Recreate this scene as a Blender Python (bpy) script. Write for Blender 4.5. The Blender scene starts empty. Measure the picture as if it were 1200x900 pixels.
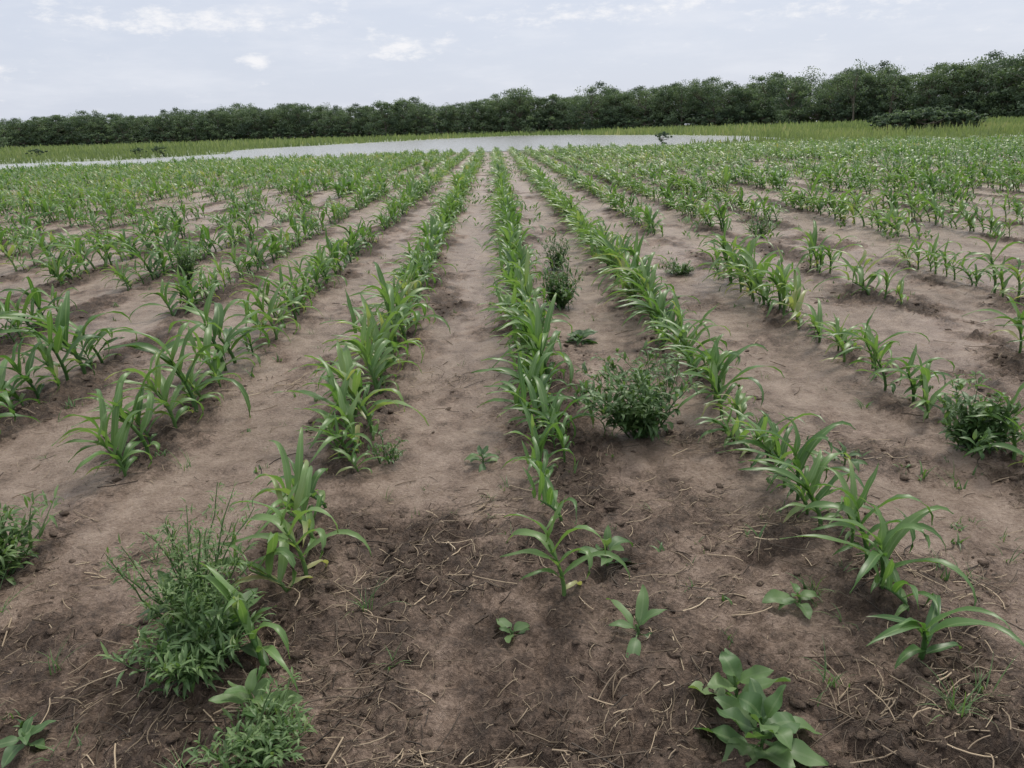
import bpy, math, random, bmesh
import numpy as np
from mathutils import Matrix, Vector
rng = np.random.default_rng(7)
R = math.radians
scene = bpy.context.scene

# ------------------------------------------------------------------ noise
_tab = np.random.default_rng(3).random(65536)
def vnoise(x, y, seed=0):
    xi = np.floor(x).astype(np.int64); yi = np.floor(y).astype(np.int64)
    fx = x-xi; fy = y-yi
    fx = fx*fx*(3-2*fx); fy = fy*fy*(3-2*fy)
    def h(a, b):
        return _tab[((a*73856093) ^ (b*19349663) ^ (seed*83492791)) & 65535]
    return ((h(xi, yi)*(1-fx)+h(xi+1, yi)*fx)*(1-fy)+(h(xi, yi+1)*(1-fx)+h(xi+1, yi+1)*fx)*fy)
def fbm(x, y, sc, octv=4, seed=0, gain=.5):
    s = 0; a = 1; t = 0
    for o in range(octv):
        s = s+a*vnoise(x*sc+o*17.3, y*sc+o*9.1, seed+o); t += a; a *= gain; sc *= 2.03
    return s/t
def sstep(a, b, v):
    t = np.clip((v-a)/(b-a), 0, 1); return t*t*(3-2*t)

ROW0, SP = 0.215, 0.964

def zones(x, y):
    k = np.round((x-ROW0)/SP); dx = x-(ROW0+k*SP)
    row = np.exp(-(dx/.17)**2)
    lane = 1-sstep(.10, .36, np.abs(np.abs(dx)-SP/2))
    wob = fbm(x*1.6, y, 1.5, 5, 11, .65)
    rough = np.clip(.26+row*.5-lane*.45+(wob-.5)*3.8, 0, 1)
    fg = 1-sstep(1.7, 2.8, y+(fbm(x, y, 1.7, 4, 21, .6)-.5)*2.6)
    rough = np.clip(np.maximum(rough, fg*(-.1+1.6*fbm(x, y, 3.2, 4, 31, .6))), 0, 1)
    return rough, row, lane, fg

def height(x, y):
    x = np.asarray(x, float); y = np.asarray(y, float)
    rough, row, lane, fg = zones(x, y)
    big = (fbm(x, y, .6, 3, 41)-.5)*.05
    n1 = fbm(x, y, 7, 3, 51, .6)
    n2 = fbm(x, y, 24, 3, 61, .75)
    n3 = np.abs(fbm(x, y, 15, 3, 71, .55)-.5)*2
    h = big+row*.012+rough*((n1-.5)*.07+(n2-.5)*.07+sstep(.2, .6, n3)*.016)+(1-rough)*((n1-.5)*.018+(n2-.5)*.010)
    h = h-lane*.012
    fade = 1-sstep(30, 42, y)
    return h*fade

def new_mesh_obj(name, V, F, attrs=None, mat=None, smooth=False, parent=None):
    V = np.asarray(V, np.float32); F = np.asarray(F, np.int32)
    me = bpy.data.meshes.new(name)
    n = F.shape[1]
    me.vertices.add(len(V)); me.vertices.foreach_set('co', V.ravel())
    me.loops.add(F.size); me.loops.foreach_set('vertex_index', F.ravel())
    me.polygons.add(len(F)); me.polygons.foreach_set('loop_start', np.arange(0, F.size, n, dtype=np.int32))
    me.polygons.foreach_set('loop_total', np.full(len(F), n, np.int32))
    if smooth: me.polygons.foreach_set('use_smooth', np.ones(len(F), bool))
    me.update(calc_edges=True)
    for k, a in (attrs or {}).items():
        at = me.attributes.new(k, 'FLOAT', 'POINT'); at.data.foreach_set('value', np.asarray(a, np.float32))
    if mat: me.materials.append(mat)
    ob = bpy.data.objects.new(name, me); scene.collection.objects.link(ob)
    if parent: ob.parent = parent
    return ob

class MB:
    def __init__(s): s.V=[]; s.F=[]; s.T=[]; s.C=[]; s.n=0
    def add(s, v, f, t, c):
        v = np.asarray(v, float); s.V.append(v); s.F.append(np.asarray(f, int)+s.n)
        s.T.append(np.full(len(v), t) if np.isscalar(t) else t)
        s.C.append(np.full(len(v), c) if np.isscalar(c) else c); s.n += len(v)
    def arr(s): return np.concatenate(s.V), np.concatenate(s.F), np.concatenate(s.T), np.concatenate(s.C)
    def obj(s, name, mat, smooth=True):
        V, F, T, C = s.arr(); return new_mesh_obj(name, V, F, {'tint': T, 'cv': C}, mat, smooth)

def prof_corn(s): return np.minimum(1, .45+s*2.2)*np.clip(1-s**2.4, .02, 1)
def prof_lance(s): return np.clip(np.sin(np.pi*s**.85), .04, 1)
def prof_stalk(s): return np.where(s < .2, .10, np.clip(np.sin(np.pi*np.clip((s-.16)/.84, 0, 1)**.72)**.75, .05, 1))
def prof_grass(s): return np.clip(1-s**1.5, .03, 1)

def leaf(mb, r, base, az, L, W, el0, droop, segs, fold=.35, wind=(0, 0, 0), prof=prof_corn, across=3, wave=.0, tint=.5, twist=0, curve=1.4, tip=0):
    s = np.linspace(0, 1, segs+1)
    el = el0-droop*s**curve
    azs = az+twist*s
    d = np.stack([np.cos(azs)*np.cos(el), np.sin(azs)*np.cos(el), np.sin(el)], 1)+np.outer(s, wind)
    d /= np.linalg.norm(d, axis=1)[:, None]
    p = np.zeros((segs+1, 3)); p[0] = base
    for i in range(1, segs+1): p[i] = p[i-1]+(d[i-1]+d[i])*.5*L/segs
    side = np.cross(d, np.array([0, 0, 1.0])); nn = np.linalg.norm(side, axis=1)[:, None]
    sd0 = np.array([math.sin(az), -math.cos(az), 0])
    side = np.where(nn > .15, side/np.maximum(nn, .01), sd0)
    side = np.where((side@sd0)[:, None] < 0, -side, side)
    nor = np.cross(side, d)
    ph = r.random()*6
    tw = (r.random()-.5)*1.4*s
    sd = side*np.cos(tw)[:, None]+nor*np.sin(tw)[:, None]
    nr = np.cross(sd, d)
    w = W*prof(s)[:, None]*.5
    wv = (wave*W*np.sin(s*14+ph))[:, None]; wv2 = (wave*W*np.sin(s*13+ph+2))[:, None]
    tt = tint+tip*sstep(.55, 1, s)
    if across == 3:
        a = p-sd*w+nr*(w*fold+wv); b = p+sd*w+nr*(w*fold+wv2)
        V = np.stack([a, p, b], 1).reshape(-1, 3); c = np.tile([1, 0, 1.0], segs+1)
        i = np.arange(segs)*3
        F = np.concatenate([np.stack([i, i+1, i+4, i+3], 1), np.stack([i+1, i+2, i+5, i+4], 1)])
        tt = np.repeat(tt, 3)
    else:
        V = np.stack([p-sd*w, p+sd*w], 1).reshape(-1, 3); c = np.full(2*(segs+1), .6)
        i = np.arange(segs)*2; F = np.stack([i, i+1, i+3, i+2], 1)
        tt = np.repeat(tt, 2)
    mb.add(V, F, tt, c)
    return p

def tube(mb, pts, rad, sides=5, tint=.5, cv=.5):
    pts = np.asarray(pts, float); n = len(pts)
    d = np.gradient(pts, axis=0); d /= np.maximum(np.linalg.norm(d, axis=1)[:, None], 1e-6)
    ref = np.array([.3, .1, .0]) if abs(d[0][2]) > .7 else np.array([0, 0, 1.0])
    a = np.cross(d, ref); a /= np.maximum(np.linalg.norm(a, axis=1)[:, None], 1e-6); b = np.cross(d, a)
    th = np.linspace(0, 2*np.pi, sides, endpoint=False)
    V = pts[:, None]+np.asarray(rad)[:, None, None]*(a[:, None]*np.cos(th)[None, :, None]+b[:, None]*np.sin(th)[None, :, None])
    i, j = np.meshgrid(np.arange(n-1), np.arange(sides), indexing='ij'); k = (j+1) % sides
    F = np.stack([i*sides+j, i*sides+k, (i+1)*sides+k, (i+1)*sides+j], -1).reshape(-1, 4)
    mb.add(V.reshape(-1, 3), F, tint, cv)

# ------------------------------------------------------------------ materials
def mat(name):
    m = bpy.data.materials.new(name); m.use_nodes = True
    nt = m.node_tree; nt.nodes.clear(); return m, nt
def N(nt, typ, **kw):
    n = nt.nodes.new(typ)
    for k, v in kw.items():
        if k.startswith('i_'):
            key = k[2:]; key = int(key) if key.isdigit() else key.replace('_', ' ')
            n.inputs[key].default_value = v
        else: setattr(n, k, v)
    return n
def ramp(nt, src, stops):
    r = nt.nodes.new('ShaderNodeValToRGB'); e = r.color_ramp.elements
    while len(e) < len(stops): e.new(.5)
    for el, (p, c) in zip(e, stops): el.position = p; el.color = (*c, 1)
    nt.links.new(src, r.inputs[0]); return r.outputs[0]
def mixc(nt, f, a, b, blend='MIX'):
    m = nt.nodes.new('ShaderNodeMix'); m.data_type = 'RGBA'; m.blend_type = blend
    for i, v in ((0, f), (6, a), (7, b)):
        if isinstance(v, (int, float)): m.inputs[i].default_value = v
        elif isinstance(v, tuple): m.inputs[i].default_value = (*v, 1)
        else: nt.links.new(v, m.inputs[i])
    return m.outputs[2]
def mth(nt, op, a, b=None, c=None, clamp=False):
    m = nt.nodes.new('ShaderNodeMath'); m.operation = op; m.use_clamp = clamp
    for i, v in enumerate((a, b, c)):
        if v is None: continue
        if isinstance(v, (int, float)): m.inputs[i].default_value = v
        else: nt.links.new(v, m.inputs[i])
    return m.outputs[0]

def foliage_mat(name, stops, rough=.45, transl=.35, rib=None, tboost=1.5, spec=.5, nscale=3.0):
    m, nt = mat(name); L = nt.links.new
    t = N(nt, 'ShaderNodeAttribute', attribute_name='tint').outputs['Fac']
    geo = N(nt, 'ShaderNodeNewGeometry')
    nz = N(nt, 'ShaderNodeTexNoise', i_Scale=nscale, i_Detail=1.0); L(geo.outputs['Position'], nz.inputs['Vector'])
    f = mth(nt, 'ADD', t, mth(nt, 'MULTIPLY', mth(nt, 'SUBTRACT', nz.outputs['Fac'], .5), .8))
    f = mth(nt, 'DIVIDE', f, 1.5, clamp=True)
    col = ramp(nt, f, [(p/1.5, c) for p, c in stops])
    if rib:
        c = N(nt, 'ShaderNodeAttribute', attribute_name='cv').outputs['Fac']
        rf = mth(nt, 'MULTIPLY', mth(nt, 'LESS_THAN', c, .13), .5)
        col = mixc(nt, rf, col, rib)
    p = N(nt, 'ShaderNodeBsdfPrincipled', i_Roughness=rough); p.inputs['Specular IOR Level'].default_value = spec
    L(col, p.inputs['Base Color'])
    o = N(nt, 'ShaderNodeOutputMaterial')
    if transl > 0:
        tr = N(nt, 'ShaderNodeBsdfTranslucent')
        tc = mixc(nt, 1.0, col, (tboost*1.0, tboost*1.05, tboost*.5), 'MULTIPLY'); L(tc, tr.inputs['Color'])
        ms = N(nt, 'ShaderNodeMixShader', i_0=transl); L(p.outputs[0], ms.inputs[1]); L(tr.outputs[0], ms.inputs[2])
        L(ms.outputs[0], o.inputs['Surface'])
    else: L(p.outputs[0], o.inputs['Surface'])
    return m

M_corn = foliage_mat('corn_leaf', [(0, (.04, .10, .030)), (.5, (.085, .175, .050)), (1, (.165, .265, .095)), (1.4, (.32, .32, .15))], .40, .38, rib=(.22, .32, .14), tboost=1.4)
M_weed = foliage_mat('weed_leaf', [(0, (.035, .08, .030)), (.5, (.07, .14, .046)), (1, (.14, .22, .08)), (1.5, (.22, .25, .10))], .5, .32, rib=(.15, .22, .10), nscale=9)
M_grass = foliage_mat('grass', [(0, (.07, .105, .045)), (.5, (.12, .165, .07)), (1, (.19, .235, .11)), (1.5, (.30, .30, .17))], .6, .35, nscale=.08)
M_tree = foliage_mat('tree_leaves', [(0, (.055, .088, .060)), (.5, (.092, .138, .082)), (1, (.135, .19, .10)), (1.5, (.17, .22, .115))], .6, .25, nscale=.12)  # distance haze put into the leaf tones: lighter and bluer
M_straw = foliage_mat('straw', [(0, (.03, .021, .014)), (.45, (.10, .072, .048)), (1, (.36, .28, .19)), (1.5, (.5, .42, .3))], .7, .0)
def bark_mat():
    m, nt = mat('bark'); L = nt.links.new
    nz = N(nt, 'ShaderNodeTexNoise', i_Scale=6.0, i_Detail=2.0)
    c = ramp(nt, nz.outputs['Fac'], [(.3, (.05, .04, .03)), (.7, (.16, .14, .115))])
    p = N(nt, 'ShaderNodeBsdfPrincipled', i_Roughness=.85); L(c, p.inputs['Base Color'])
    o = N(nt, 'ShaderNodeOutputMaterial'); L(p.outputs[0], o.inputs['Surface']); return m
M_bark = bark_mat()

def soil_mat(clod=False):
    m, nt = mat('soil_clod' if clod else 'soil'); L = nt.links.new
    geo = N(nt, 'ShaderNodeNewGeometry'); pos = geo.outputs['Position']
    def noise(sc, det=4.0, ro=.6, vec=pos):
        n = N(nt, 'ShaderNodeTexNoise', i_Scale=sc, i_Detail=det, i_Roughness=ro); L(vec, n.inputs['Vector']); return n.outputs['Fac']
    def cen(n, k): return mth(nt, 'MULTIPLY', mth(nt, 'SUBTRACT', n, .5), k)
    nB = noise(8.0, 5, .7); nC = noise(70.0, 4, .75)
    if clod:
        f = mth(nt, 'ADD', mth(nt, 'MULTIPLY', nB, .6), mth(nt, 'MULTIPLY', nC, .5))
        col = ramp(nt, f, [(.35, (.052, .035, .025)), (.6, (.105, .074, .053)), (.8, (.18, .13, .098))]); rv = .85
    else:
        mp = N(nt, 'ShaderNodeMapping'); mp.inputs['Scale'].default_value = (1.9, .5, 1); L(pos, mp.inputs[0])
        nA = noise(1.5, 5, .62, mp.outputs[0])
        rg = N(nt, 'ShaderNodeAttribute', attribute_name='rough').outputs['Fac']
        s = mth(nt, 'ADD', mth(nt, 'MULTIPLY', mth(nt, 'SUBTRACT', .4, rg), .50), .52)
        s = mth(nt, 'ADD', s, cen(nA, .95)); s = mth(nt, 'ADD', s, cen(nB, 1.1)); s = mth(nt, 'ADD', s, cen(nC, 1.1))
        col = ramp(nt, s, [(.08, (.040, .026, .018)), (.28, (.078, .053, .038)), (.46, (.145, .101, .074)), (.62, (.225, .163, .125)), (.98, (.36, .278, .222))])
        g = N(nt, 'ShaderNodeAttribute', attribute_name='grassy').outputs['Fac']
        ng = noise(.07, 4, .6)
        gf = ramp(nt, ng, [(.3, (.08, .115, .045)), (.5, (.13, .165, .07)), (.7, (.20, .22, .11))])
        col = mixc(nt, g, col, gf)
        rr = N(nt, 'ShaderNodeMapRange', i_1=.35, i_2=.8, i_3=.34, i_4=.8); L(mth(nt, 'ADD', mth(nt, 'MULTIPLY', rg, .5), mth(nt, 'MULTIPLY', nB, .7)), rr.inputs[0]); rv = rr.outputs[0]
    p = N(nt, 'ShaderNodeBsdfPrincipled'); L(col, p.inputs['Base Color']); p.inputs['Specular IOR Level'].default_value = .38
    if isinstance(rv, float): p.inputs['Roughness'].default_value = rv
    else: L(rv, p.inputs['Roughness'])
    b = N(nt, 'ShaderNodeBump', i_Strength=1.0, i_Distance=.024); L(nC, b.inputs['Height']); L(b.outputs[0], p.inputs['Normal'])
    o = N(nt, 'ShaderNodeOutputMaterial'); L(p.outputs[0], o.inputs['Surface']); return m
M_soil = soil_mat(); M_clod = soil_mat(True)

def water_mat():
    m, nt = mat('water'); L = nt.links.new
    geo = N(nt, 'ShaderNodeNewGeometry')
    nz = N(nt, 'ShaderNodeTexNoise', i_Scale=1.6, i_Detail=3.0); L(geo.outputs['Position'], nz.inputs['Vector'])
    p = N(nt, 'ShaderNodeBsdfPrincipled', i_Roughness=.14, i_IOR=1.45); p.inputs['Base Color'].default_value = (.36, .36, .35, 1)
    b = N(nt, 'ShaderNodeBump', i_Strength=.6, i_Distance=.1); L(nz.outputs['Fac'], b.inputs['Height']); L(b.outputs[0], p.inputs['Normal'])
    o = N(nt, 'ShaderNodeOutputMaterial'); L(p.outputs[0], o.inputs['Surface']); return m
M_water = water_mat()

# ------------------------------------------------------------------ ground
def field_edge(x, y):
    return 51+2.0*(fbm(x, y, .12, 3, 91)-.5)*2-np.clip((x-8)*.45, 0, 13)-np.clip((-x-8)*.40, 0, 8)
ys = list(np.arange(-40, -4, 4.0))+list(np.arange(-4, .8, .12)); y = .8
while y < 52: ys.append(y); y += max(.008, .0062*(y+.3))
while y < 3000: ys.append(y); y *= 1.06
ys = np.array(ys)
t = np.linspace(-1, 1, 720)
ext = np.array([1.3, 1.8, 3, 6, 14, 40])
t = np.concatenate([-ext[::-1], t, ext])
wy = np.clip(ys, 0, 250)*.86+1.3
X = t[None, :]*wy[:, None]; Y = np.repeat(ys[:, None], len(t), 1)
def grassy(x, y): return sstep(-.8, .8, y-field_edge(x, y)-1.5)
Z = height(X, Y); Rg = zones(X, Y)[0]; G = grassy(X, Y)
ny, nx = X.shape; idx = np.arange(ny*nx).reshape(ny, nx)
F = np.stack([idx[:-1, :-1], idx[:-1, 1:], idx[1:, 1:], idx[1:, :-1]], -1).reshape(-1, 4)
new_mesh_obj('ground', np.stack([X, Y, Z], -1).reshape(-1, 3), F, {'rough': Rg.ravel(), 'grassy': G.ravel()}, M_soil, True)

# ------------------------------------------------------------------ pond + puddles
def flat_poly(name, pts, z, m, jitter=.0):
    P = []; n = len(pts)
    for i in range(n):
        a = np.array(pts[i], float); b = np.array(pts[(i+1) % n], float); k = 10
        for j in range(k):
            q = a+(b-a)*j/k; ln = np.linalg.norm(b-a)
            q = q+(rng.random(2)-.5)*jitter*min(1, ln/10)
            P.append((q[0], q[1], z))
    me = bpy.data.meshes.new(name); me.from_pydata(P, [], [list(range(len(P)))]); me.materials.append(m)
    ob = bpy.data.objects.new(name, me); scene.collection.objects.link(ob); return ob
pond = [(-90, 46), (-48, 47), (-30, 47), (-20.5, 48), (-12, 51), (-5.6, 53.5), (2, 54.5), (9, 55.5), (17, 57), (25, 64), (28, 85), (25, 120), (16, 165), (6, 195), (-8, 175), (-22, 138), (-31, 112), (-32, 96), (-26, 76), (-30, 64), (-60, 59), (-95, 58)]
flat_poly('pond', pond, .03, M_water, 1.6)
for (cx, cy, a, b) in [(25.5, 34.5, 2.6, .5), (31, 43, 6, 1.2), (38, 50, 7, 2.4), (27, 50, 4, 1.6), (-9.5, 44, 2.0, .35), (4.6, 38, .2, 5), (5.6, 30, .16, 4), (3.6, 26, .13, 3), (9.4, 33, .3, 1.5)]:
    pts = [(cx+a*math.cos(q)*(1+.25*math.sin(3*q+cx)), cy+b*math.sin(q)*(1+.25*math.cos(2*q))) for q in np.linspace(0, 2*np.pi, 14, endpoint=False)]
    flat_poly('puddle', pts, .034 if cy > 42 else float(height(cx, cy))+.014, M_water, .1)
pud = [(31, 43, 7, 1.7), (38, 50, 8, 3), (27, 50, 5, 2.2)]
def in_poly(x, y, poly):
    c = np.zeros(x.shape, bool); n = len(poly)
    for i in range(n):
        x1, y1 = poly[i]; x2, y2 = poly[(i+1) % n]
        if y1 == y2: continue
        c ^= ((y1 > y) != (y2 > y)) & (x < (x2-x1)*(y-y1)/(y2-y1)+x1)
    for cx, cy, a, b in pud: c |= ((x-cx)/a)**2+((y-cy)/b)**2 < 1
    return c

# ------------------------------------------------------------------ corn
def corn_variant(seed, segs, nl, across, wmul=1.0):
    r = np.random.default_rng(seed); mb = MB()
    hs = .13+.08*r.random(); plane = r.normal()*.8; lean = (-.15-.6*r.random(), (r.random()-.5)*.4)
    nl = nl-(1 if r.random() < .4 else 0)
    if r.random() < .12: hs *= .6; lean = (-2.2, lean[1])
    def stem(z): return np.array([lean[0]*z*z*4, lean[1]*z, z])
    if across == 3:
        zs = np.linspace(-.03, hs, 5); tube(mb, [stem(z) for z in zs], [.0095, .009, .0085, .007, .004], 6, .5, .5)
    else:
        tube(mb, [stem(-.02), stem(hs)], [.010, .006], 3, .5, .5)
    for i in range(nl):
        f = i/(nl-1)
        L = (.16+.20*math.sin(math.pi*min(1, .15+f*.75)))*(.75+.5*r.random())
        el0 = R(36+44*f+r.normal()*9); dr = R((105-15*f)+r.normal()*28) if f < .9 else R(45+r.random()*50)
        if f < .2: L *= .65
        az = plane+(i % 2)*np.pi+r.normal()*.45
        wd = (-.45-.6*r.random(), (r.random()-.5)*.3, -.12*r.random())
        tn = .42+.35*f+r.normal()*.12
        if f < .25 and r.random() < .5: tn += .6
        leaf(mb, r, stem(.02+hs*f**.9*.95), az, L, (.024+.017*math.sin(math.pi*(.1+.8*f)))*wmul*(.85+.35*r.random()), el0, dr, segs, .45, wd, prof_corn, across, .12, tn, r.normal()*.5, 1.4, .5 if r.random() < .15 else 0)
    return mb.arr()
LOD = {0: [corn_variant(100+i, 10, 9, 3) for i in range(34)],
       1: [corn_variant(300+i, 5, 8, 3, 1.15) for i in range(22)],
       2: [corn_variant(500+i, 3, 7, 2, 1.5) for i in range(16)]}
def place(mb, x, y, sc, lod, tn):
    vs = LOD[lod]; vi = rng.integers(0, len(vs), len(x)); z = height(x, y)
    rot = rng.normal(0, .3, len(x))
    for v in range(len(vs)):
        s = np.where(vi == v)[0]
        if len(s) == 0: continue
        V, F, T, C = vs[v]; c = np.cos(rot[s])[:, None]; sn = np.sin(rot[s])[:, None]; k = sc[s][:, None]
        zz = 1+rng.normal(0, .12, len(s))[:, None]
        P = np.stack([(V[:, 0]*c-V[:, 1]*sn)*k+x[s][:, None], (V[:, 0]*sn+V[:, 1]*c)*k+y[s][:, None], V[:, 2]*k*zz+z[s][:, None]], -1)
        FF = (F[None]+(np.arange(len(s))*len(V))[:, None, None]).reshape(-1, 4)
        mb.add(P.reshape(-1, 3), FF, (T[None]+tn[s][:, None]).ravel(), np.tile(C, len(s)))
near = {0: [1.93, 2.42, 2.72, 2.83, 2.98, 3.1], -1: [1.68, 2.06, 2.12, 2.36, 2.44, 2.6, 2.95, 3.05, 3.1], 1: [1.62, 1.80, 1.93, 2.04, 2.18, 2.3, 2.42, 2.53, 2.64, 2.75, 2.87, 3.0, 3.1], 2: [2.62, 2.8], -2: [2.2, 3.02, 3.1], -3: []}
start = {0: 3.2, -1: 3.15, 1: 3.2, 2: 3.3, -2: 3.25, -3: 3.5, 3: 3.8}
field = MB()
for k in range(-62, 63):
    xr = ROW0+k*SP; ymin = max(start.get(k, 3.0), (abs(xr)-5)/.9)
    if ymin > 51: continue
    yl = []; y = ymin
    dens = {0: .10, -1: .12, 1: .11}.get(k, .14)
    while y < 52:
        yl.append(y); y += dens*(.35+1.3*rng.random())
    yl = np.array(yl)
    gapn = fbm(np.full(len(yl), xr), yl, .75, 3, 131)
    keep = gapn > (.24 if abs(k) <= 1 else .38-.14*sstep(15, 30, yl))
    if 2 <= k <= 6: keep = gapn > .42-.16*sstep(15, 30, yl)
    yl = yl[keep]
    nn_ = near.get(k, []); yl = np.concatenate([np.array(nn_), yl])
    xl = xr+rng.normal(0, .03, len(yl))+(.05 if k == -1 else -.06 if (k == 1) else 0)*(1-sstep(2, 8, yl))
    ok = (yl < field_edge(xl, yl)) & ~((yl > 30) & in_poly(xl, yl, pond)); yl = yl[ok]; xl = xl[ok]
    if not len(yl): continue
    sc = (.60+.75*fbm(xl, yl, .45, 3, 141))*(.74+.45*rng.random(len(yl)))
    sc *= .88+.18*sstep(2.5, 6, yl)
    sc *= np.where(rng.random(len(yl)) < .16, .6, 1)
    if nn_: sc = np.where(yl < 2.9, np.clip(sc, .64, .85), sc)
    tn = rng.normal(0, .16, len(yl))+.16*sstep(6, 35, yl)+.6*(fbm(xl, yl, .2, 3, 151)-.5)
    mb = MB() if abs(k) <= 3 else field
    for lod, a, b in ((0, 0, 8.0), (1, 8.0, 18), (2, 18, 99)):
        s = (yl >= a) & (yl < b)
        if s.any(): place(mb, xl[s], yl[s], sc[s], lod, tn[s])
    if abs(k) <= 3: mb.obj('corn_row', M_corn)
field.obj('corn_field', M_corn)

# ------------------------------------------------------------------ weeds
def gz(x, y): return float(height(x, y))
def bush(name, x, y, h, rad, nb, leafL, leafW, seed, dens=1.0, prof=prof_lance, tb=.4, wind=-.1):
    r = np.random.default_rng(seed); mb = MB(); z0 = gz(x, y)-.01
    for b in range(nb):
        az = r.random()*6.283; out = rad/h*(.15+1.5*r.random()**.8); Lb = h*(.55+.65*r.random())
        n = 9; pts = [np.array([x+r.normal()*.025, y+r.normal()*.025, z0])]
        bx, by = r.normal(0, .25, 2)
        for i in range(n):
            f = i/n
            d = np.array([math.cos(az)*out+wind*f+bx*f, math.sin(az)*out+by*f, 1.0-.3*f*out]); d /= np.linalg.norm(d)
            pts.append(pts[-1]+d*Lb/n+r.normal(0, .004, 3))
        pts = np.array(pts); pts[:, 2] = np.maximum(pts[:, 2], z0)
        tube(mb, pts, np.linspace(.004, .0012, n+1), 4, tb+.1, .5)
        nlf = int(24*dens)
        for j in range(nlf):
            f = .10+.90*(j+r.random())/nlf; ii = min(n-1, int(f*n)); q = pts[ii]+(pts[ii+1]-pts[ii])*(f*n-ii)
            la = r.random()*6.283; tw = (1-f)*.07*r.random()+.006
            q2 = q+np.array([math.cos(la), math.sin(la), .4])*tw
            for m_ in range(1 if f < .8 else 2):
                leaf(mb, r, q2+r.normal(0, .004, 3), la+r.normal()*.8, leafL*(1.25-.5*f)*(.6+.8*r.random()), leafW*(1.15-.5*f)*(.7+.5*r.random()), R(40+r.normal()*28), R(60+r.normal()*30), 4, .3, (wind*.5, 0, 0), prof, 3, .05, tb+.3*f+r.normal()*.14)
    return mb.obj(name, M_weed)
def rosette(name, x, y, n, L, W, seed, el=(15, 55), h=.0, prof=prof_stalk, tb=.6, wave=.07):
    r = np.random.default_rng(seed); mb = MB(); z0 = gz(x, y)
    tube(mb, [(x, y, z0-.02), (x+.004, y, z0+h*.5+.01), (x-.005, y+.003, z0+h+.015)], [.005, .004, .003], 5, .6)
    for i in range(n):
        f = i/max(1, n-1)
        leaf(mb, r, (x, y, z0+.005+h*f), i*2.4+r.normal()*.3, L*(1-.45*f)*(.7+.5*r.random()), W*(1-.35*f)*(.75+.5*r.random()), R(el[0]+(el[1]-el[0])*f+r.normal()*12), R(50+r.normal()*25), 12, .3, (0, 0, 0), prof, 3, wave, tb+r.normal()*.16, r.normal()*.4)
    return mb.obj(name, M_weed)
def tuft(mb, r, x, y, n, L, W, tb=.6, spread=1.0, z0=None):
    z0 = gz(x, y) if z0 is None else z0
    for i in range(n):
        leaf(mb, r, (x+r.normal()*.012*spread, y+r.normal()*.012*spread, z0-.004), r.random()*6.283, L*(.4+.8*r.random()), W, R(85-45*r.random()*spread), R(30+60*r.random()), 5, .3, (-.2, 0, 0), prof_grass, 2, 0, tb+r.normal()*.15)

bush('pigweed', .66, 3.28, .42, .24, 34, .06, .022, 1, 1.3, wind=-.75, tb=.35)
bush('pigweed', .50, 6.0, .36, .20, 26, .06, .022, 2, 1.0, tb=.25, wind=-.3)
bush('pigweed', .60, 7.8, .36, .14, 16, .06, .02, 12, 1.0, tb=.3)
bush('pigweed', -.93, 1.88, .36, .14, 36, .036, .008, 3, 1.6, tb=.6, wind=.1)
bush('pigweed', -.86, 1.66, .22, .18, 26, .05, .012, 13, 1.3, tb=.45, wind=.2)
bush('pigweed', -.62, 1.38, .16, .15, 20, .035, .009, 4, 1.0, tb=.6, wind=.3)
bush('pigweed', 2.05, 2.92, .28, .18, 28, .055, .024, 5, 1.0, tb=.3)
bush('pigweed', -1.73, 2.2, .26, .16, 18, .07, .016, 6, .9, tb=.55)
bush('pigweed', 1.8, 7.3, .2, .25, 18, .05, .018, 7, .8, tb=.3)
bush('pigweed', -3.3, 7.9, .45, .16, 18, .06, .02, 8, .9, tb=.3)
bush('pigweed', 3.4, 9.6, .35, .22, 16, .06, .02, 9, .8, tb=.3)
bush('pigweed', -.53, 3.06, .10, .08, 8, .03, .012, 10, .6, tb=.4)
rosette('broadleaf_weed', .57, 1.34, 15, .17, .08, 20, (8, 60), .09, tb=.65, wave=.1)
rosette('broadleaf_weed', .56, 1.50, 7, .16, .07, 21, (30, 60), .08, tb=.7, wave=.1)
rosette('broadleaf_weed', .36, 1.76, 7, .17, .045, 22, (12, 40), .02)
rosette('broadleaf_weed', .33, 2.15, 8, .16, .045, 23, (30, 70), .06)
rosette('broadleaf_weed', .0, 1.80, 5, .10, .035, 24, (8, 25), .01)
rosette('broadleaf_weed', .88, 1.90, 8, .12, .05, 25, (10, 45), .03, tb=.6)
rosette('broadleaf_weed', -.78, 1.76, 10, .18, .06, 26, (15, 55), .08, tb=.55)
rosette('broadleaf_weed', -1.0, 1.9, 10, .16, .06, 27, (20, 60), .10, tb=.3)
rosette('broadleaf_weed', -.66, 1.52, 8, .13, .05, 33, (15, 55), .05, tb=.6)
rosette('broadleaf_weed', .55, 4.95, 18, .17, .06, 28, (8, 45), .03, tb=.3)
rosette('broadleaf_weed', 1.44, 2.83, 8, .11, .03, 29, (20, 60), .04, tb=.4)
rosette('broadleaf_weed', -.10, 3.0, 9, .12, .04, 30, (10, 45), .03, tb=.5)
rosette('broadleaf_weed', -1.2, 1.46, 7, .09, .035, 31, (10, 45), .02, tb=.5)
rosette('broadleaf_weed', 2.12, 3.25, 8, .13, .05, 32, (20, 60), .06, tb=.4)

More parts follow.
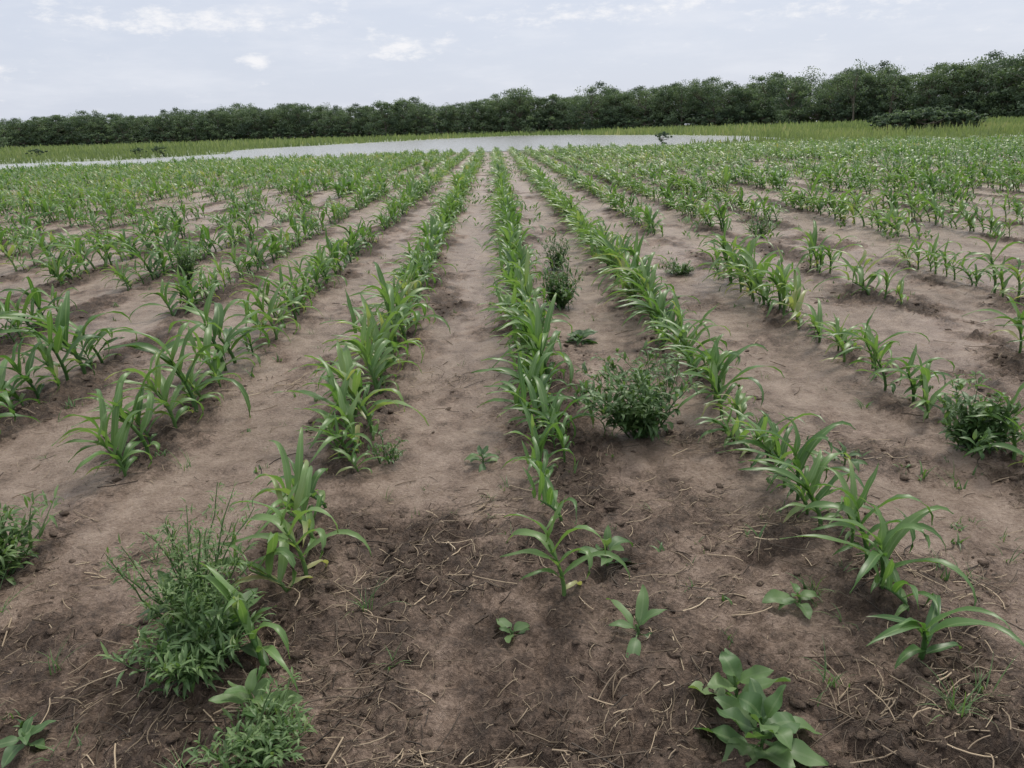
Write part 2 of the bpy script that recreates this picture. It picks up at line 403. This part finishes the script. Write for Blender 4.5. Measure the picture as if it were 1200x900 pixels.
r = np.random.default_rng(77); mb = MB()
for (x, y, n, L) in [(-.45, 1.95, 14, .12), (1.07, 1.42, 20, .16), (.84, 1.55, 16, .12), (-.95, 1.75, 30, .18), (-.6, 1.4, 20, .13), (.95, 1.95, 14, .10), (-1.25, 2.3, 8, .1), (-.2, 2.55, 5, .05), (-.33, 1.7, 10, .08), (-1.45, 3.1, 10, .12), (1.3, 2.2, 8, .08), (.0, 2.75, 8, .07), (-1.3, 1.75, 8, .1), (-1.6, 2.0, 14, .16), (-1.75, 2.05, 12, .16), (1.2, 1.5, 12, .12), (-.75, 1.3, 16, .12)]:
    tuft(mb, r, x, y, n, L, .004)
for i in range(1000):
    y = 1.1+r.random()**1.6*13; x = (r.random()*2-1)*(1.0+y*.75)
    g = fbm(np.array([x]), np.array([y]), 1.1, 2, 171)[0]
    if g < .45: continue
    tuft(mb, r, x, y, r.integers(3, 8), .03+.06*r.random(), .0035 if r.random() < .6 else .010, .5)
mb.obj('grass_seedlings', M_weed)

wb = MB(); nW = 4200
wy_ = 8+r.random(nW)**.55*42; wx_ = (r.random(nW)*2-1)*(2+wy_*.8); kk = wy_ < field_edge(wx_, wy_); wx_, wy_ = wx_[kk], wy_[kk]; wz_ = height(wx_, wy_)
for x, y, z0 in zip(wx_, wy_, wz_):
    s_ = .35+.6*r.random()
    for j in range(8):
        leaf(wb, r, (x+r.normal()*.09*s_, y+r.normal()*.09*s_, z0+.1*r.random()*s_), r.random()*6.28, (.14+.1*r.random())*s_, .035, R(60), R(50), 2, 0, (0, 0, 0), prof_lance, 2, 0, .6+r.normal()*.25)
wb.obj('field_weeds', M_weed)

# ------------------------------------------------------------------ straw residue, clods
def candidates(n, y0, yr, p, powr, base):
    y = y0+r.random(n)**p*yr; x = (r.random(n)*2-1)*(1.1+y*.76)
    ro = zones(x, y)[0]; cl = sstep(.40, .60, fbm(x, y, 2.6, 3, 301))
    k = r.random(n) < ro**powr*(.15+.85*cl)+base
    return x[k], y[k]
sx_, sy_ = candidates(60000, .95, 8, 2.0, 1.0, .07)
sx_, sy_ = sx_[:18000], sy_[:18000]
mats_ = [(.02, 1.28, .13, 0), (-.25, 1.35, .12, .6), (.75, 2.55, .16, .1), (.95, 2.35, .14, -.2), (-.15, 2.6, .15, .1), (.3, 1.45, .14, 1), (-.5, 1.6, .12, .4), (1.0, 1.45, .14, .5), (-1.1, 1.6, .15, .5), (-1.3, 2.3, .15, .2), (.9, 3.2, .15, .1), (1.5, 3.0, .16, -.2), (-.3, 2.1, .14, .9), (.55, 2.0, .14, .3), (1.4, 2.0, .16, .1), (-.3, 4.2, .14, 1.3), (-1.35, 4.2, .2, 1.2), (.75, 4.1, .14, 1.4)]
MX, MY, MA = [], [], []
for (mx, my, ms, ma) in mats_:
    n = 150; MX.append(mx+r.normal(0, ms, n)); MY.append(my+r.normal(0, ms*.55, n)); MA.append(ma+r.normal(0, .5, n))
AZ = np.concatenate([r.random(len(sx_))*6.28, np.concatenate(MA)]); sx_ = np.concatenate([sx_]+MX); sy_ = np.concatenate([sy_]+MY)
P2 = []; NN = []; WD = []
for x, y, az in zip(sx_, sy_, AZ):
    big_ = r.random() < .09
    L = (.06+.15*r.random()) if big_ else .012+.075*r.random()**1.8; cv_ = r.normal()*.9
    n = 3 if L < .05 else 5; px, py = x, y
    for i in range(n):
        P2.append((px, py)); px += math.cos(az)*L/n; py += math.sin(az)*L/n; az += cv_/n
    NN.append(n); WD.append((.0012+.0014*r.random()) if big_ else .0006+.0014*r.random()**2)
P2 = np.array(P2); HZ = height(P2[:, 0], P2[:, 1]); sb = MB(); o_ = 0
for n, w in zip(NN, WD):
    zz = HZ[o_:o_+n]; zl = np.linspace(zz[0], zz[-1], n)+.002
    zz = np.maximum(zz, zl)+.0015+(.022*r.random()*np.linspace(0, 1, n) if r.random() < .35 else 0)
    tube(sb, np.column_stack([P2[o_:o_+n], zz]), np.full(n, w), 3, float(np.clip(r.normal(.5, .33), 0, 1.2))); o_ += n
sb.obj('straw_residue', M_straw, False)

bm = bmesh.new(); bmesh.ops.create_icosphere(bm, subdivisions=2, radius=1)
iv = np.array([v.co[:] for v in bm.verts]); ifc = np.array([[v.index for v in f.verts] for f in bm.faces]); bm.free()
cx_, cy_ = candidates(26000, 1.0, 8, 1.7, 1.6, 0); cx_, cy_ = cx_[:9000], cy_[:9000]; cz_ = height(cx_, cy_)
cv = []
for q, (x, y, z) in enumerate(zip(cx_, cy_, cz_)):
    s = .003+.013*r.random()**3.2
    o3 = r.random(3)*50
    nn = vnoise(iv[:, 0]*1.3+o3[0], iv[:, 1]*1.3+iv[:, 2]*1.7+o3[1], 5)+.5*vnoise(iv[:, 0]*3+iv[:, 2]*2+o3[2], iv[:, 1]*3, 6)
    k = iv*(.35+.95*nn)[:, None]*np.array([1+.8*r.random(), 1, .45+.3*r.random()])*s
    a = r.random()*6.28; k = k@np.array([[math.cos(a), math.sin(a), 0], [-math.sin(a), math.cos(a), 0], [0, 0, 1]])
    cv.append(k+np.array([x, y, z]))
cf = (ifc[None]+(np.arange(len(cv))*len(iv))[:, None, None]).reshape(-1, 3)
new_mesh_obj('soil_clods', np.concatenate(cv), cf, {}, M_clod, False)

# ------------------------------------------------------------------ grass banks
V = []; T = []
def blades(n, xf, yf, hmin, hmax, w, tb):
    x = xf(n); y = yf(n)
    ok = ~in_poly(x, y, pond) & (grassy(x, y) > .6); x = x[ok]; y = y[ok]; n = len(x)
    h = (hmin+(hmax-hmin)*r.random(n))*(.3+1.4*fbm(x, y, .25, 3, 201)); a = r.random(n)*6.28; ww = w*(.5+r.random(n))
    h = h*np.where((y < 56) & (x > 14), .5, 1)
    ln = r.normal(0, .25, n)*h; ca, sa = np.cos(a)*ww, np.sin(a)*ww
    P = np.stack([np.stack([x-ca, y-sa, 0*x], 1), np.stack([x+ca, y+sa, 0*x], 1), np.stack([x+ca*.3+ln, y+sa*.3, h], 1), np.stack([x-ca*.3+ln, y-sa*.3, h*.95], 1)], 1)
    V.append(P.reshape(-1, 3)); T.append(np.repeat(tb+r.normal(0, .18, n)+1.1*(fbm(x, y, .1, 3, 221)-.5), 4))
U = lambda a, b: (lambda n: a+(b-a)*r.random(n))
blades(30000, U(14, 75), U(40, 95), .2, .75, .05, .8)
blades(14000, U(20, 120), U(80, 170), .4, 1.1, .10, .8)
blades(14000, U(-110, -20), U(59, 125), .2, .7, .06, .65)
blades(30000, U(-260, 90), U(110, 290), .4, 1.2, .14, .75)
V = np.concatenate(V); T = np.concatenate(T); F = np.arange(len(V)).reshape(-1, 4)
new_mesh_obj('grass_bank', V, F, {'tint': T, 'cv': T*0+.5}, M_grass)

# ------------------------------------------------------------------ trees
def tree_mesh(seed, H, W, nclump, leaves, lsize, low=.18):
    r = np.random.default_rng(seed); wd = MB()
    n = 7; zz = np.linspace(0, H*.85, n); off = np.cumsum(r.normal(0, .12, (n, 2)), 0); off[0] = 0
    tr = np.column_stack([off, zz]); tube(wd, tr, np.linspace(.28, .04, n)*H/14, 7)
    cl = []
    lob = r.random(4)*6.28
    for i in range(nclump):
        f = low+(1-low)*r.random()**.85
        prof = math.sin(math.pi*min(1, max(.08, (f-low)/(1-low)*.78+.14)))**.5
        a = r.random()*6.283; q = W*.5*prof*r.random()**.45*(.85+.3*math.sin(2*a+lob[0])+.15*math.sin(5*a+f*6+lob[1]))
        cl.append((math.cos(a)*q, math.sin(a)*q, f*H*(.93+.07*r.random()), (.8+1.1*r.random())*H/14))
    for c in cl[::2]:
        k = min(n-1, max(1, int(c[2]/H*n*.8))); p0 = tr[k]*.9; p1 = np.array(c[:3])
        m_ = (p0+p1)/2+np.array([0, 0, -.3]); tube(wd, [p0, m_, p1], [.10, .06, .02], 4)
    Vs = []; Ts = []
    for c in cl:
        m_ = int(leaves*(.6+.8*r.random())); d = r.normal(0, 1, (m_, 3)); d /= np.linalg.norm(d, axis=1)[:, None]
        rad = c[3]*r.random(m_)**.4*(.7+.6*r.random(m_)); ctr = np.array(c[:3])+d*rad[:, None]*np.array([1.2, 1.2, .7])
        u = r.normal(0, 1, (m_, 3)); u /= np.linalg.norm(u, axis=1)[:, None]
        v = np.cross(u, d+r.normal(0, .4, (m_, 3))); v /= np.linalg.norm(v, axis=1)[:, None]
        s = (lsize*(.5+.9*r.random(m_)))[:, None]
        Vs.append(np.stack([ctr-u*s, ctr+v*s*.6, ctr+u*s, ctr-v*s*.6], 1).reshape(-1, 3))
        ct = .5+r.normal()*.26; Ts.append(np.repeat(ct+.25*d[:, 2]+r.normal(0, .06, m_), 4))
    LV = np.concatenate(Vs); LT = np.concatenate(Ts); LF = np.arange(len(LV)).reshape(-1, 4)
    WV, WF, WT, WC = wd.arr()
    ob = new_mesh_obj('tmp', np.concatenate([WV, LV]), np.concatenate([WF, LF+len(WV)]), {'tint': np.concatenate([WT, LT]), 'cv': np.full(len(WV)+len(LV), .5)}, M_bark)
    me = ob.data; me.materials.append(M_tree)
    mi = np.concatenate([np.zeros(len(WF)), np.ones(len(LF))]).astype(np.int32); me.polygons.foreach_set('material_index', mi)
    bpy.data.objects.remove(ob); return me
TM = [tree_mesh(900+i, 11.5+3.0*r.random(), 10+4.5*r.random(), 70, 100, .20, .08) for i in range(9)]
SM = [tree_mesh(950+i, 4.5, 7.5, 26, 90, .22, .02) for i in range(4)]
SP_ = [tree_mesh(980+i, 14.5, 6.5, 30, 34, .20, .25) for i in range(2)]
line = np.array([(-420, 300), (-330, 315), (-190, 305), (-60, 290), (6, 264), (60, 226), (100, 185), (125, 150), (170, 110), (270, 60)], float)
hts = np.array([.8, .8, .76, .90, .95, .92, .98, 1.06, 1.12, 1.12])
seg = np.linalg.norm(np.diff(line, axis=0), axis=1); cum = np.concatenate([[0], np.cumsum(seg)])
root = bpy.data.objects.new('distant_treeline', None); scene.collection.objects.link(root)
def inst(me, x, y, s, nm, par, sz=1.0):
    o = bpy.data.objects.new(nm, me); o.location = (x, y, -.1); o.rotation_euler = (0, 0, r.random()*6.28); o.scale = (s*(.85+.3*r.random()), s*(.85+.3*r.random()), s*sz)
    scene.collection.objects.link(o); o.parent = par; return o
for depth, step in ((0, 6.0), (9, 5.6), (20, 7)):
    d = r.random()*5
    while d < cum[-1]:
        x = np.interp(d, cum, line[:, 0]); y = np.interp(d, cum, line[:, 1]); h = np.interp(d, cum, hts)
        i = min(len(seg)-1, np.searchsorted(cum, d, side='right')-1); tdir = (line[i+1]-line[i])/seg[i]; nrm = np.array([-tdir[1], tdir[0]])
        if nrm[1] < 0: nrm = -nrm
        j = depth+r.normal()*2
        big = 1+.45*(fbm(np.array([d]), np.array([0.]), .03, 3, 211)[0]-.5)
        me = TM[r.integers(len(TM))] if r.random() > .04 else SP_[r.integers(2)]
        inst(me, x+nrm[0]*j, y+nrm[1]*j, h*big*(.84+.24*r.random()), 'tree_part', root)
        d += step*(.6+.7*r.random())
for off in (-5, 5, 26):
    d = 0
    while d < cum[-1]:
        x = np.interp(d, cum, line[:, 0]); y = np.interp(d, cum, line[:, 1])
        inst(SM[r.integers(4)], x+r.normal(), y+off+2*r.random(), .6+.6*r.random()+(.5 if off > 0 else 0), 'understory_part', root); d += 4.2*(.5+r.random())
for (x, y, s, me) in [(8.5, 255, 1.10, TM[0]), (88, 190, 1.0, SP_[0]), (76, 200, 1.02, TM[3]), (115, 158, 1.14, TM[1]), (-148, 235, .72, TM[2])]:
    inst(me, x, y, s, 'deciduous_tree', None)
for (x, y, s, sz) in [(13.2, 60.5, .20, 1.2), (-31.5, 74, .24, 1), (-34.5, 76, .22, 1), (-50, 86, .25, 1), (10, 205, .4, 1)]:
    inst(SM[0], x, y, s, 'shrub', None, sz)
thk = bpy.data.objects.new('shrub_thicket', None); scene.collection.objects.link(thk)
for i in range(34):
    a = (r.random()*2-1); inst(SM[i % 4], 41+a*4.6, 71+r.random()*3, .50*(1-.35*a*a)*(.8+.3*r.random()), 'shrub_part', thk, 1.0)

# ------------------------------------------------------------------ world
w = bpy.data.worlds.new('World'); scene.world = w; w.use_nodes = True
nt = w.node_tree; nt.nodes.clear(); L = nt.links.new
SUN_EL, SUN_AZ = 55, 28   # azimuth clockwise from +Y
sky = N(nt, 'ShaderNodeTexSky', sky_type='NISHITA', sun_disc=False, sun_elevation=R(SUN_EL), sun_rotation=R(SUN_AZ), air_density=1.0, dust_density=2.5, ozone_density=1.0)
tc = N(nt, 'ShaderNodeTexCoord'); sx = N(nt, 'ShaderNodeSeparateXYZ'); L(tc.outputs['Generated'], sx.inputs[0])
az = mth(nt, 'ARCTAN2', sx.outputs[0], sx.outputs[1]); el = mth(nt, 'ARCSINE', sx.outputs[2])
cx = N(nt, 'ShaderNodeCombineXYZ'); L(mth(nt, 'MULTIPLY', az, 6.0), cx.inputs[0]); L(mth(nt, 'MULTIPLY', el, 26.0), cx.inputs[1])
nz = N(nt, 'ShaderNodeTexNoise', i_Scale=1.0, i_Detail=5.0, i_Roughness=.58); L(cx.outputs[0], nz.inputs['Vector'])
cx2 = N(nt, 'ShaderNodeCombineXYZ'); L(mth(nt, 'MULTIPLY', az, 30.0), cx2.inputs[0]); L(mth(nt, 'MULTIPLY', el, 72.0), cx2.inputs[1])
nz2 = N(nt, 'ShaderNodeTexNoise', i_Scale=1.0, i_Detail=6.0, i_Roughness=.65); L(cx2.outputs[0], nz2.inputs['Vector'])
blobs = [(-.115, .098, .034, .013, .95), (-.055, .102, .02, .007, .85), (-.58, .075, .05, .006, .95), (-.28, .086, .018, .006, .95), (-.36, .128, .15, .012, .9), (-.17, .16, .07, .01, .85), (.27, .148, .08, .012, 1.0), (.42, .12, .10, .012, .7), (.12, .13, .12, .012, .7), (-.6, .15, .08, .012, .75)]
acc = None
for a0, e0, wa, we, am in blobs:
    da = mth(nt, 'DIVIDE', mth(nt, 'SUBTRACT', az, a0), wa); de = mth(nt, 'DIVIDE', mth(nt, 'SUBTRACT', el, e0), we)
    q = mth(nt, 'ADD', mth(nt, 'MULTIPLY', da, da), mth(nt, 'MULTIPLY', de, de))
    g = mth(nt, 'MULTIPLY', mth(nt, 'EXPONENT', mth(nt, 'MULTIPLY', q, -.6)), am)
    acc = g if acc is None else mth(nt, 'MAXIMUM', acc, g)
cf_ = mth(nt, 'ADD', acc, mth(nt, 'MULTIPLY', mth(nt, 'SUBTRACT', nz2.outputs['Fac'], .5), 3.0))
mr = N(nt, 'ShaderNodeMapRange', interpolation_type='SMOOTHSTEP', i_1=.3, i_2=1.3); L(cf_, mr.inputs[0])
mr2 = N(nt, 'ShaderNodeMapRange', interpolation_type='SMOOTHSTEP', i_1=.42, i_2=.72); L(nz.outputs['Fac'], mr2.inputs[0])
# unseen upper sky, made brighter to add light to the scene
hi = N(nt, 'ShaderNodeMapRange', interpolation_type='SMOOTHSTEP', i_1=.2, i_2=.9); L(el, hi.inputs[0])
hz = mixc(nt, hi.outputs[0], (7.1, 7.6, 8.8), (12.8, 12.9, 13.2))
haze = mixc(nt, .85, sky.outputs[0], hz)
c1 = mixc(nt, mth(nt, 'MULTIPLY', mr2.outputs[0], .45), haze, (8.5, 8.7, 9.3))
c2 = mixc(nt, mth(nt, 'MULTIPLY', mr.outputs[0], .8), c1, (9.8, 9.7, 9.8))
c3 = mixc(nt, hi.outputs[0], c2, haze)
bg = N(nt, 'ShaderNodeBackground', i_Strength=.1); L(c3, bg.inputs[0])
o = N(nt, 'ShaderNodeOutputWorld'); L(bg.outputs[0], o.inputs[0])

sl = bpy.data.lights.new('sun', 'SUN'); sl.energy = 2.8; sl.angle = R(14); sl.color = (1, .94, .84)
so = bpy.data.objects.new('sun', sl); scene.collection.objects.link(so)
sd = Vector((math.sin(R(SUN_AZ))*math.cos(R(SUN_EL)), math.cos(R(SUN_AZ))*math.cos(R(SUN_EL)), math.sin(R(SUN_EL))))
so.rotation_euler = sd.to_track_quat('Z', 'Y').to_euler()

# ------------------------------------------------------------------ camera
cam = bpy.data.cameras.new('camera'); cam.lens = 26; cam.sensor_width = 36; cam.clip_end = 5000; cam.clip_start = .05
co = bpy.data.objects.new('camera', cam); scene.collection.objects.link(co)
yaw, pitch, roll = R(.8), R(18.94), R(1.8)
M = Matrix.Rotation(-yaw, 4, 'Z')@Matrix.Rotation(R(90)-pitch, 4, 'X')@Matrix.Rotation(-roll, 4, 'Z')
co.matrix_world = Matrix.Translation((0, 0, 1.4))@M
scene.camera = co
scene.view_settings.view_transform = 'Standard'; scene.view_settings.look = 'None'; scene.view_settings.exposure = 0
